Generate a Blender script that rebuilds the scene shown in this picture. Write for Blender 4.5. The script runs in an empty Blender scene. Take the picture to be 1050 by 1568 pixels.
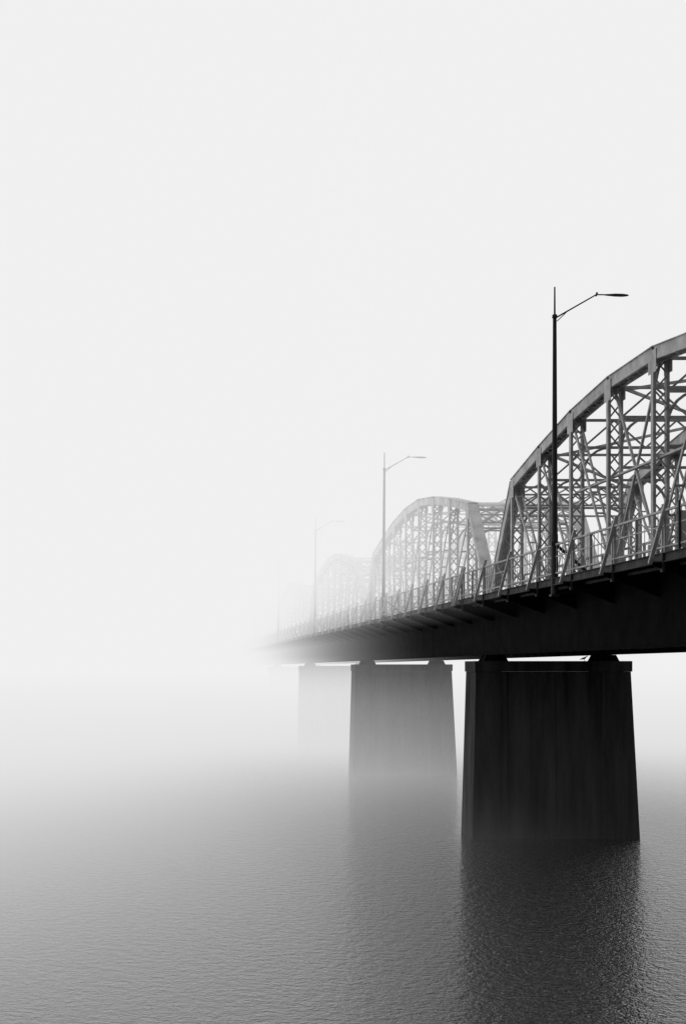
import bpy, math, random
from mathutils import Vector
random.seed(4)
S=bpy.context.scene
C=9.9            # eye height above the water
XN,XF=20.0,26.56 # near / far truss planes
XE,XR=18.2,28.36 # outer deck edges
P=5.644; SP=9*P; Y0=85.0

# ---------------------------------------------------------------- materials
def mat(name,col,rough=.7,var=.25,scale=.6,metal=0,streak=False,spec=.3):
    m=bpy.data.materials.new(name); m.use_nodes=True
    nt=m.node_tree; N=nt.nodes; L=nt.links
    b=N['Principled BSDF']; b.inputs['Roughness'].default_value=rough
    b.inputs['Metallic'].default_value=metal
    b.inputs['Specular IOR Level'].default_value=spec
    tc=N.new('ShaderNodeTexCoord'); mp=N.new('ShaderNodeMapping')
    mp.inputs['Scale'].default_value=(1,1,.12) if streak else (1,1,1)
    L.new(tc.outputs['Object'],mp.inputs['Vector'])
    n=N.new('ShaderNodeTexNoise'); n.inputs['Scale'].default_value=scale
    n.inputs['Detail'].default_value=5; n.inputs['Roughness'].default_value=.65
    L.new(mp.outputs[0],n.inputs['Vector'])
    r=N.new('ShaderNodeValToRGB')
    a=col*(1-var); c=col*(1+var)
    r.color_ramp.elements[0].position=.32; r.color_ramp.elements[0].color=(a,a,a,1)
    r.color_ramp.elements[1].position=.68; r.color_ramp.elements[1].color=(c,c,c,1)
    L.new(n.outputs['Fac'],r.inputs['Fac']); L.new(r.outputs['Color'],b.inputs['Base Color'])
    if streak:
        bp=N.new('ShaderNodeBump'); bp.inputs['Strength'].default_value=.3; bp.inputs['Distance'].default_value=.03
        L.new(n.outputs['Fac'],bp.inputs['Height']); L.new(bp.outputs[0],b.inputs['Normal'])
    return m
M_truss=mat('weathered_truss_paint',.54,.6,.35,1.2)
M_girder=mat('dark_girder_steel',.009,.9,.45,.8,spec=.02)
M_rail=mat('railing_galvanised',.45,.55,.3,2)
M_fascia=mat('fascia_weathered_steel',.08,.8,.45,1.5,spec=.1)
M_lamp=mat('lamp_pole_steel',.035,.6,.25,2)
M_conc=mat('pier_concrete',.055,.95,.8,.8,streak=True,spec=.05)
M_sign=mat('sign_white_paint',.8,.5,.05,1)
M_bird=mat('bird_plumage',.05,.9,.3,12)

# ---------------------------------------------------------------- mesh builder
class MB:
    def __init__(s): s.v=[];s.f=[]
    def hexa(s,pts):
        b=len(s.v); s.v+= [tuple(p) for p in pts]
        s.f+=[(b,b+3,b+2,b+1),(b+4,b+5,b+6,b+7),(b,b+1,b+5,b+4),(b+1,b+2,b+6,b+5),(b+2,b+3,b+7,b+6),(b+3,b,b+4,b+7)]
    def box(s,x0,x1,y0,y1,z0,z1):
        s.hexa([(x0,y0,z0),(x1,y0,z0),(x1,y1,z0),(x0,y1,z0),(x0,y0,z1),(x1,y0,z1),(x1,y1,z1),(x0,y1,z1)])
    def beam(s,a,b,w,h,ref=Vector((1,0,0))):
        a=Vector(a);b=Vector(b);d=(b-a)
        if d.length<1e-5:return
        d.normalize(); u=ref-d*ref.dot(d)
        if u.length<.05:
            r=Vector((0,0,1)); u=r-d*r.dot(d)
        u.normalize(); v=d.cross(u); u=u*w/2; v=v*h/2
        s.hexa([a-u-v,a+u-v,a+u+v,a-u+v,b-u-v,b+u-v,b+u+v,b-u+v])
    def laced(s,a,b,sep,t,dep,step,lw=.06,ref=Vector((1,0,0)),batten=False):
        a=Vector(a);b=Vector(b);d=(b-a);Ln=d.length;d.normalize()
        u=(ref-d*ref.dot(d)).normalized()*sep/2
        s.beam(a-u,b-u,t,dep,ref); s.beam(a+u,b+u,t,dep,ref)
        n=max(2,int(Ln/step)); v=d.cross(u).normalized()*(dep*.42)
        for k in range(n):
            if batten:
                p=a+d*(Ln*(k+.5)/n); s.beam(p-u,p+u,lw*2.2,.02,d); continue
            p=a+d*(Ln*k/n); q=a+d*(Ln*(k+1)/n); sg=1 if k%2 else -1
            s.beam(p+u*sg+v,q-u*sg+v,.02,lw,v)
            s.beam(p-u*sg-v,q+u*sg-v,.02,lw,v)
    def cyl(s,a,b,r0,r1,n=12):
        a=Vector(a);b=Vector(b);d=(b-a).normalized()
        r=Vector((1,0,0)) if abs(d.x)<.9 else Vector((0,0,1))
        u=(r-d*r.dot(d)).normalized(); v=d.cross(u); k=len(s.v)
        for c,rr in((a,r0),(b,r1)):
            for i in range(n):
                t=2*math.pi*i/n; s.v.append(tuple(c+u*rr*math.cos(t)+v*rr*math.sin(t)))
        for i in range(n):
            j=(i+1)%n; s.f.append((k+i,k+j,k+n+j,k+n+i))
        s.f.append(tuple(k+i for i in reversed(range(n)))); s.f.append(tuple(k+n+i for i in range(n)))
    def mesh(s,name,m):
        me=bpy.data.meshes.new(name); me.from_pydata(s.v,[],s.f); me.materials.append(m); me.update(); return me
def obj(name,me,parent=None,loc=(0,0,0)):
    o=bpy.data.objects.new(name,me); S.collection.objects.link(o); o.location=loc
    if parent:o.parent=parent
    return o
def empty(name,loc=(0,0,0)):
    o=bpy.data.objects.new(name,None); o.empty_display_size=1; S.collection.objects.link(o); o.location=loc; return o

# ---------------------------------------------------------------- truss span
TOP=[None,10.35,11.3,12.1,12.6,12.55,12.1,11.3,10.35,None]
ZB=C+4.25
def top(i): return C+TOP[i]
def build_truss():
    m=MB()
    for X in (XN,XF):
        nodes=[(X,.25,ZB)]+[(X,i*P,top(i)) for i in range(1,9)]+[(X,SP-.25,ZB)]
        for k in range(9):
            a=Vector(nodes[k]);b=Vector(nodes[k+1]); d=(b-a).normalized()
            if 0<k<8: a=a-d*.12; b=b+d*.12
            nrm=Vector((1,0,0)).cross(d)
            if nrm.z<0:nrm=-nrm
            for sx in(-.27,.27):
                m.beam(a+Vector((sx,0,0)),b+Vector((sx,0,0)),.05,.5)
            m.beam(a+nrm*.27,b+nrm*.27,.7,.035)
            for sx in(-.23,.23):
                m.beam(a+Vector((sx,0,0))-nrm*.25,b+Vector((sx,0,0))-nrm*.25,.12,.03)
            n=int((b-a).length/.55)
            for j in range(n):
                p=a+(b-a)*(j/n)-nrm*.26; q=a+(b-a)*((j+1)/n)-nrm*.26; sg=.23 if j%2 else -.23
                m.beam(p+Vector((sg,0,0)),q-Vector((sg,0,0)),.07,.02)
        m.beam((X,0.1,ZB),(X,SP-.1,ZB),.55,.45)
        for i in range(1,9):
            m.laced((X,i*P,ZB),(X,i*P,top(i)-.25),.54,.12,.28,.62,.07)
            for sx in(-.315,.315):
                m.box(X+sx-.012,X+sx+.012,i*P-.45,i*P+.45,top(i)-.8,top(i)+.12)
                m.box(X+sx-.012,X+sx+.012,i*P-.5,i*P+.5,ZB-.1,ZB+.75)
        for i in range(1,4):
            for a,b in((i,i+1),(9-i,8-i)):
                m.laced((X,a*P,top(a)-.3),(X,b*P,ZB+.2),.36,.07,.14,1.3,.05,batten=True)
        m.beam((X,4*P,top(4)-.3),(X,5*P,ZB+.2),.1,.1)
        m.beam((X,5*P,top(5)-.3),(X,4*P,ZB+.2),.1,.1)
        for i in range(3,6):
            zz=ZB+4.2
            m.beam((X,i*P,zz),(X,(i+1)*P,zz),.16,.08)
    yv=Vector((0,1,0)); zv=Vector((0,0,1))
    for i in range(1,9):
        y=i*P; z=top(i)-.2; dz=1.15 if i in(1,8) else 1.3
        a,b=XN+.3,XF-.3; W=b-a
        for zz in(z,z-dz):
            m.beam((a,y-.08,zz),(b,y-.08,zz),.09,.1,yv); m.beam((a,y+.08,zz),(b,y+.08,zz),.09,.1,yv)
        nb=4
        for k in range(nb):
            x0=a+W*k/nb;x1=a+W*(k+1)/nb
            if k%2: m.beam((x0,y+.03,z),(x1,y+.03,z-dz),.03,.09,yv)
            else:   m.beam((x0,y-.03,z-dz),(x1,y-.03,z),.03,.09,yv)
        R=1.3
        for (xs,sg) in((a,1),(b,-1)):
            pr=None
            for k in range(7):
                t=math.pi/2*k/6
                p=(xs+sg*R*(1-math.cos(t)),y,z-dz-R+R*math.sin(t))
                if pr: m.beam(pr,p,.11,.11,yv)
                pr=p
        if i in(4,5):
            m.beam((a,y,z-dz-2.2),(b,y,z-dz-2.2),.1,.12,yv)
        if i<8:
            y2=(i+1)*P; z1=top(i+1)-.2
            if i%2: m.beam((a,y,z),(b,y2,z1),.12,.12,zv)
            else:   m.beam((b,y,z-.12),(a,y2,z1-.12),.12,.12,zv)
    for (y,yo) in((P,.25),(8*P,SP-.25)):
        for k in range(3):
            f0=1-.09*k; f1=1-.09*(k+1)
            z0=ZB+(top(1)-ZB)*f0; z1=ZB+(top(1)-ZB)*f1
            ya=yo+(y-yo)*f0; yb=yo+(y-yo)*f1
            m.beam((XN+.3,yb,z1),(XF-.3,yb,z1),.08,.1,yv)
            nb=6
            if k<2:
                for q in range(nb):
                    x0=XN+.3+(XF-XN-.6)*q/nb;x1=XN+.3+(XF-XN-.6)*(q+1)/nb
                    m.beam((x0,ya,z0),(x1,yb,z1),.03,.08,yv); m.beam((x0,yb,z1),(x1,ya,z0),.03,.08,yv)
    return m.mesh('truss_span_mesh',M_truss)

def build_deck():
    m=MB(); e=.02
    zb=C+.89
    for X in(XN,XF):
        m.box(X-.03,X+.03,e,SP-e,zb+.05,C+3.9)
        m.box(X-.3,X+.3,e,SP-e,zb,zb+.05)
        o=1 if X==XN else -1     # stiffeners are on the inner face only
        for k in range(28):
            y=.15+(SP-.3)*k/27
            m.box(min(X+o*.033,X+o*.15),max(X+o*.033,X+o*.15),y-.02,y+.02,zb+.053,C+3.05)
        m.box(X-.28,X+.28,e,SP-e,C+3.903,C+4.02)
    m.box(XE+.1,XR-.1,e,SP-e,C+4.025,C+4.2)
    for x in(21.6,22.7,23.8,24.9): m.box(x-.1,x+.1,e,SP-e,C+3.3,C+4.02)
    for i in range(10):
        y=min(max(i*P,.3),SP-.3)
        m.box(XN+.04,XF-.04,y-.12,y+.12,C+1.5,C+3.28)
        for sg,xa,xb in((-1,XN-.04,XE-.45),(1,XF+.04,XR+.45)):
            w=.07
            m.hexa([(xa,y-w,C+2.9),(xb,y-w,C+3.74),(xb,y+w,C+3.74),(xa,y+w,C+2.9),
                    (xa,y-w,C+3.88),(xb,y-w,C+3.86),(xb,y+w,C+3.86),(xa,y+w,C+3.88)])
    for i in range(9):
        m.beam((XN+.2,i*P+.3,C+1.4),(XF-.2,(i+1)*P-.3,C+1.4),.15,.12,Vector((0,0,1)))
    m.box(XN+.06,XF-.06,e,SP-e,C+3.1,C+3.2)
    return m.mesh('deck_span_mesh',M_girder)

def build_fascia():
    m=MB(); e=.03
    for X,o in((XE,-1),(XR,1)):
        m.box(X-.06,X+.06,e,SP-e,C+3.86,C+4.17)
        m.box(X-.14,X+.14,e,SP-e,C+4.173,C+4.2)
        m.box(X-.12,X-.063,e,SP-e,C+3.86,C+3.9)
        for i in range(10):
            y=min(max(i*P,.3),SP-.3)
            m.box(X-.15,X-.065,y-.12,y+.12,C+3.5,C+4.16)
            m.beam((X+o*.5,y+.02,C+3.82),(X-o*1.2,y+.02,C+3.3),.1,.1)
    m.cyl((XE+.55,e,C+3.8),(XE+.55,SP-e,C+3.8),.07,.07,8)
    return m.mesh('fascia_span_mesh',M_fascia)
def build_rail():
    m=MB(); e=.03
    for X,o in((XE,-1),(XR,1)):
        z0,z1=C+4.42,C+5.72
        m.beam((X,e,z1),(X,SP-e,z1),.1,.08); m.beam((X,e,z0),(X,SP-e,z0),.07,.07)
        m.beam((X,e,(z0+z1)/2+.1),(X,SP-e,(z0+z1)/2+.1),.04,.05)
        n=18
        for k in range(n):
            y=SP*k/n+.3; j=random.uniform(-.03,.03)
            m.beam((X,y,C+4.1),(X+j,y,z1+(.25 if k%2==0 else 0)),.1,.1)
            y2=SP*(k+1)/n+.3
            if y2<SP:
                m.beam((X+.02,y,z0),(X+.02,y2,z1),.03,.04)
                for q in range(1,6):
                    yy=y+(y2-y)*q/6; m.beam((X,yy,z0),(X,yy,z1),.02,.025)
        for i in range(10):
            y=min(max(i*P,.3),SP-.3)
            m.beam((X+o*.56,y,C+3.8),(X-o*.06,y,C+6.1),.13,.13)
            m.beam((X+o*.56,y+.02,C+3.87),(X,y+.02,C+3.87),.08,.08)
            m.beam((X,y,C+4.2),(X,y,C+5.95),.1,.1)
    for X in(XN+.5,XF-.5):
        for zz in(4.6,4.95,5.3): m.beam((X,e,C+zz),(X,SP-e,C+zz),.06,.1)
        for k in range(18): m.beam((X,SP*k/18+.5,C+4.2),(X,SP*k/18+.5,C+5.35),.1,.1)
    return m.mesh('railing_span_mesh',M_rail)

def build_pier():
    m=MB()
    ztop=C+.52; zc=ztop-.62
    def bat(x0t,x1t,x0b,x1b,ht,hb,z0,z1):
        m.hexa([(x0b,-hb,z0),(x1b,-hb,z0),(x1b,hb,z0),(x0b,hb,z0),(x0t,-ht,z1),(x1t,-ht,z1),(x1t,ht,z1),(x0t,ht,z1)])
    m.box(18.62,27.82,-1.4,1.4,zc,ztop)
    bat(18.68,20.45,18.36,20.5,1.34,1.65,-3,zc-.002)
    bat(26.1,27.75,26.05,28.35,1.34,1.65,-3,zc-.002)
    bat(20.452,26.098,20.502,26.048,1.16,1.48,-3,zc-.004)
    bat(22.0,23.3,21.95,23.35,1.21,1.54,-3,zc-.006)
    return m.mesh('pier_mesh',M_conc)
def build_bearing():
    m=MB()
    for X in(XN,XF):
        for y in(-.45,.45):
            m.hexa([(X-.72,y-.3,C+.52),(X+.72,y-.3,C+.52),(X+.72,y+.3,C+.52),(X-.72,y+.3,C+.52),
                    (X-.55,y-.2,C+.888),(X+.55,y-.2,C+.888),(X+.55,y+.2,C+.888),(X-.55,y+.2,C+.888)])
    return m.mesh('bearing_mesh',M_girder)

bridge=empty('steel_truss_bridge')
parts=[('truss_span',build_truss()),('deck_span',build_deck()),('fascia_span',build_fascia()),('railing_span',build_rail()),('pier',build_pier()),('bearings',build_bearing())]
for k in range(-3,7):
    for n_,me_ in parts: obj(n_,me_,bridge,(0,Y0+SP*k,0))

# ---------------------------------------------------------------- lamps
def build_lamp():
    p=MB(); z=lambda v:C+v
    p.cyl((0,0,z(3.45)),(0,0,z(6.2)),.17,.15,14)
    p.cyl((0,0,z(6.2)),(0,0,z(16.15)),.135,.085,14)
    p.cyl((0,0,z(16.1)),(0,0,z(16.25)),.12,.11,14)
    p.cyl((0,0,z(16.25)),(0,0,z(17.52)),.045,.035,8)
    p.box(-.2,.2,-.2,.2,z(3.36),z(3.46)); p.box(-.2,.2,-.2,.2,z(5.7),z(5.85))
    pole=p.mesh('pole_mesh',M_lamp)
    a=MB()
    a.cyl((.03,0,z(16.1)),(1.9,0,z(17.17)),.035,.03,8)
    a.cyl((.1,0,z(15.95)),(.55,0,z(16.38)),.02,.02,6)
    a.cyl((1.88,0,z(17.1)),(1.94,0,z(17.27)),.045,.045,8)
    a.cyl((1.9,0,z(17.17)),(2.5,0,z(17.16)),.03,.03,8)
    arm=a.mesh('arm_mesh',M_lamp)
    h=MB()
    prof=[(2.3,.04,.035,17.16),(2.5,.09,.045,17.155),(2.75,.15,.06,17.15),(3.1,.16,.06,17.14),(3.3,.12,.04,17.135),(3.38,.03,.015,17.13)]
    n=12
    for (x,w,t,zz) in prof:
        for i in range(n):
            q=2*math.pi*i/n; h.v.append((x,w*math.cos(q),z(zz)+t*math.sin(q)))
    for s in range(len(prof)-1):
        for i in range(n):
            j=(i+1)%n; h.f.append((s*n+i,s*n+j,(s+1)*n+j,(s+1)*n+i))
    h.f.append(tuple(reversed(range(n)))); h.f.append(tuple((len(prof)-1)*n+i for i in range(n)))
    head=h.mesh('head_mesh',M_lamp)
    b=MB(); yv=Vector((0,1,0))
    b.beam((0,.0,z(5.78)),(1.75,0.3,z(4.35)),.12,.12,yv)
    b.beam((-.05,0,z(3.52)),(2.2,.3,z(3.75)),.14,.14,yv)
    b.beam((0,0,z(3.9)),(1.2,.3,z(3.9)),.1,.1,yv)
    br=b.mesh('bracket_mesh',M_lamp)
    return pole,arm,head,br
LP=build_lamp()
for k in range(-1,7):
    e=empty('street_lamp',(XE-.02,65.3+49.7*k,0))
    e.rotation_euler=(0,math.radians([.3,.0,.5,.4,.2,.3,.1,.4,.2][k+1]*.8),0)
    e.location.x+=[0,0,-.05,-.03,0,0,0,0,0][k+1]
    for nme,me in zip(('pole','arm','luminaire','mounting_bracket'),LP): obj(nme,me,e)

# ---------------------------------------------------------------- sign on the walkway
sg=empty('walkway_sign',(18.2,49.6,0))
m=MB(); m.box(-.02,1.2,-.02,.02,C+4.25,C+5.55); obj('panel',m.mesh('panel_mesh',M_sign),sg)
m=MB()
for x in(-.06,1.22): m.box(x-.04,x+.04,-.04,.04,C+4.2,C+5.9)
obj('posts',m.mesh('sign_posts_mesh',M_lamp),sg)

# ---------------------------------------------------------------- bird on the pier cap
bz=C+.52
bird=empty('perched_bird',(25.05,84-.2,bz))
m=MB()
prof=[(-.26,.008,.10),(-.16,.03,.12),(-.05,.06,.15),(.06,.065,.18),(.12,.04,.23),(.15,.032,.27),(.18,.03,.285),(.205,.012,.28),(.24,.003,.275)]
n=10
for (x,r,zz) in prof:
    for i in range(n):
        q=2*math.pi*i/n; m.v.append((x,r*math.cos(q),zz+r*math.sin(q)))
for s in range(len(prof)-1):
    for i in range(n):
        j=(i+1)%n; m.f.append((s*n+i,s*n+j,(s+1)*n+j,(s+1)*n+i))
obj('body',m.mesh('bird_body',M_bird),bird)
m=MB()
for y in(-.025,.025): m.cyl((.02,y,0),(.01,y,.12),.006,.006,6); m.box(0,.06,y-.01,y+.01,0,.008)
obj('legs',m.mesh('bird_legs',M_bird),bird)

# ---------------------------------------------------------------- water
me=bpy.data.meshes.new('river_water'); R=4000
me.from_pydata([(-R,-R,0),(R,-R,0),(R,R,0),(-R,R,0)],[],[(0,1,2,3)])
w=obj('river_water',me)
m=bpy.data.materials.new('river_water_surface'); m.use_nodes=True; nt=m.node_tree;N=nt.nodes;L=nt.links
b=N['Principled BSDF']; b.inputs['Base Color'].default_value=(.008,.008,.008,1)
b.inputs['Roughness'].default_value=.06; b.inputs['IOR'].default_value=1.33
tc=N.new('ShaderNodeTexCoord')
def wave(scale,sx,sy,det,rot):
    mp=N.new('ShaderNodeMapping'); mp.inputs['Scale'].default_value=(sx,sy,1); mp.inputs['Rotation'].default_value=(0,0,rot)
    n=N.new('ShaderNodeTexNoise'); n.inputs['Scale'].default_value=scale; n.inputs['Detail'].default_value=det
    n.inputs['Roughness'].default_value=.65
    L.new(tc.outputs['Object'],mp.inputs[0]); L.new(mp.outputs[0],n.inputs['Vector']); return n.outputs['Fac']
b1=N.new('ShaderNodeBump'); b1.inputs['Strength'].default_value=1; b1.inputs['Distance'].default_value=.17
L.new(wave(2.3,.9,1.0,3,.45),b1.inputs['Height'])
b2=N.new('ShaderNodeBump'); b2.inputs['Strength'].default_value=1; b2.inputs['Distance'].default_value=.09
L.new(wave(7.5,.9,1.0,2,-.3),b2.inputs['Height']); L.new(b1.outputs[0],b2.inputs['Normal'])
L.new(b2.outputs[0],b.inputs['Normal'])
me.materials.append(m)

# ---------------------------------------------------------------- fog bank
m=MB(); m.box(-700,700,20,760,-2,450)
me=bpy.data.meshes.new('fog_bank'); me.from_pydata(m.v,[],m.f)
fog=obj('fog_bank',me)
fm=bpy.data.materials.new('fog_volume'); fm.use_nodes=True; nt=fm.node_tree;N=nt.nodes;L=nt.links
N.remove(N['Principled BSDF']); out=N['Material Output']
tc=N.new('ShaderNodeTexCoord'); sp=N.new('ShaderNodeSeparateXYZ'); L.new(tc.outputs['Object'],sp.inputs[0])
def M(op,a,bb=None,clamp=False):
    n=N.new('ShaderNodeMath'); n.operation=op; n.use_clamp=clamp
    for i,v in enumerate((a,bb)):
        if v is None: continue
        if isinstance(v,(int,float)): n.inputs[i].default_value=v
        else: L.new(v,n.inputs[i])
    return n.outputs[0]
x,y,z=sp.outputs
def ramp(v,lo_,hi_): return M('MINIMUM',M('MAXIMUM',v,lo_),hi_)
def lin(v,v0,v1):
    n=N.new('ShaderNodeMapRange'); n.interpolation_type='LINEAR'; n.clamp=True
    n.inputs['From Min'].default_value=v0; n.inputs['From Max'].default_value=v1
    L.new(v,n.inputs['Value']); return n.outputs['Result']
hi=ramp(M('SUBTRACT',z,C+3.5),0,8)
lo=M('MAXIMUM',M('SUBTRACT',9.5,z),0)
lf=ramp(M('SUBTRACT',26.0,x),0,50)
ll=ramp(M('SUBTRACT',7.0,x),0,25)
rf=ramp(M('SUBTRACT',x,29.0),0,20)
s=M('SUBTRACT',y,112.0)
s=M('ADD',s,M('MULTIPLY',hi,1.5)); s=M('ADD',s,M('MULTIPLY',lo,3.4)); s=M('ADD',s,M('MULTIPLY',lf,1.6))
s=ramp(s,0,150)
k2=M('ADD',M('MULTIPLY',lo,.07),1)
den=M('MULTIPLY',M('MULTIPLY',s,.000125),k2)
den=M('MULTIPLY',den,M('ADD',M('MULTIPLY',s,M('ADD',.007,M('MULTIPLY',lo,.001))),1))
side=M('ADD',M('MULTIPLY',ll,.00014),M('MULTIPLY',rf,.0001))
side=M('ADD',side,.00002)
den=M('ADD',den,M('MULTIPLY',side,lo))
# fog layer hanging at truss height, and mist under the far spans
up=M('MULTIPLY',M('MULTIPLY',lin(z,C+3,C+7),lin(y,76,98)),.036)
up=M('MULTIPLY',up,M('SUBTRACT',1.0,M('MULTIPLY',lin(y,120,145),.7)))
below=M('SUBTRACT',1.0,lin(z,C-3,C+1.5))
un=M('MULTIPLY',below,M('ADD',M('MULTIPLY',lin(y,140,160),.045),M('MULTIPLY',lin(y,92,110),.0035)))
den=M('ADD',den,M('ADD',up,un))
ab=N.new('ShaderNodeVolumeAbsorption'); ab.inputs['Color'].default_value=(0,0,0,1); L.new(den,ab.inputs['Density'])
em=N.new('ShaderNodeEmission'); em.inputs['Color'].default_value=(1,1,1,1)  # fog glows by emission, standing in for daylight scattered inside it
# the glow is set a little dimmer on the river than high up
lum=M('SUBTRACT',.872,M('MULTIPLY',lo,.016))
L.new(M('MULTIPLY',den,lum),em.inputs['Strength'])
ad=N.new('ShaderNodeAddShader'); L.new(ab.outputs[0],ad.inputs[0]); L.new(em.outputs[0],ad.inputs[1]); L.new(ad.outputs[0],out.inputs['Volume'])
me.materials.append(fm)
fm.cycles.volume_step_rate=.8

# ---------------------------------------------------------------- sky and sun
el,rot=math.radians(50),math.radians(0)
W=bpy.data.worlds.new('World'); S.world=W; W.use_nodes=True; nt=W.node_tree
sky=nt.nodes.new('ShaderNodeTexSky'); sky.sky_type='NISHITA'; sky.sun_disc=False
sky.sun_elevation=el; sky.sun_rotation=rot; sky.dust_density=5
bw=nt.nodes.new('ShaderNodeRGBToBW'); nt.links.new(sky.outputs[0],bw.inputs[0])
bg=nt.nodes['Background']; bg.inputs['Strength'].default_value=.065
nt.links.new(bw.outputs[0],bg.inputs['Color'])
sl=bpy.data.lights.new('sun','SUN'); sl.energy=.6; sl.angle=math.radians(20); sl.color=(1,1,1)
so=bpy.data.objects.new('sun',sl); S.collection.objects.link(so)
d=Vector((0,math.cos(el),math.sin(el))); so.rotation_euler=d.to_track_quat('Z','Y').to_euler()

# ---------------------------------------------------------------- camera
cd=bpy.data.cameras.new('camera'); cam=bpy.data.objects.new('camera',cd); S.collection.objects.link(cam)
cam.location=(0,0,C); cam.rotation_euler=(math.radians(90),0,0)
cd.sensor_fit='HORIZONTAL'; cd.sensor_width=24; cd.lens=50
cd.shift_x=285/1050; cd.shift_y=242/1050; cd.clip_end=8000
S.camera=cam
S.view_settings.view_transform='Standard'; S.view_settings.look='None'; S.view_settings.exposure=0
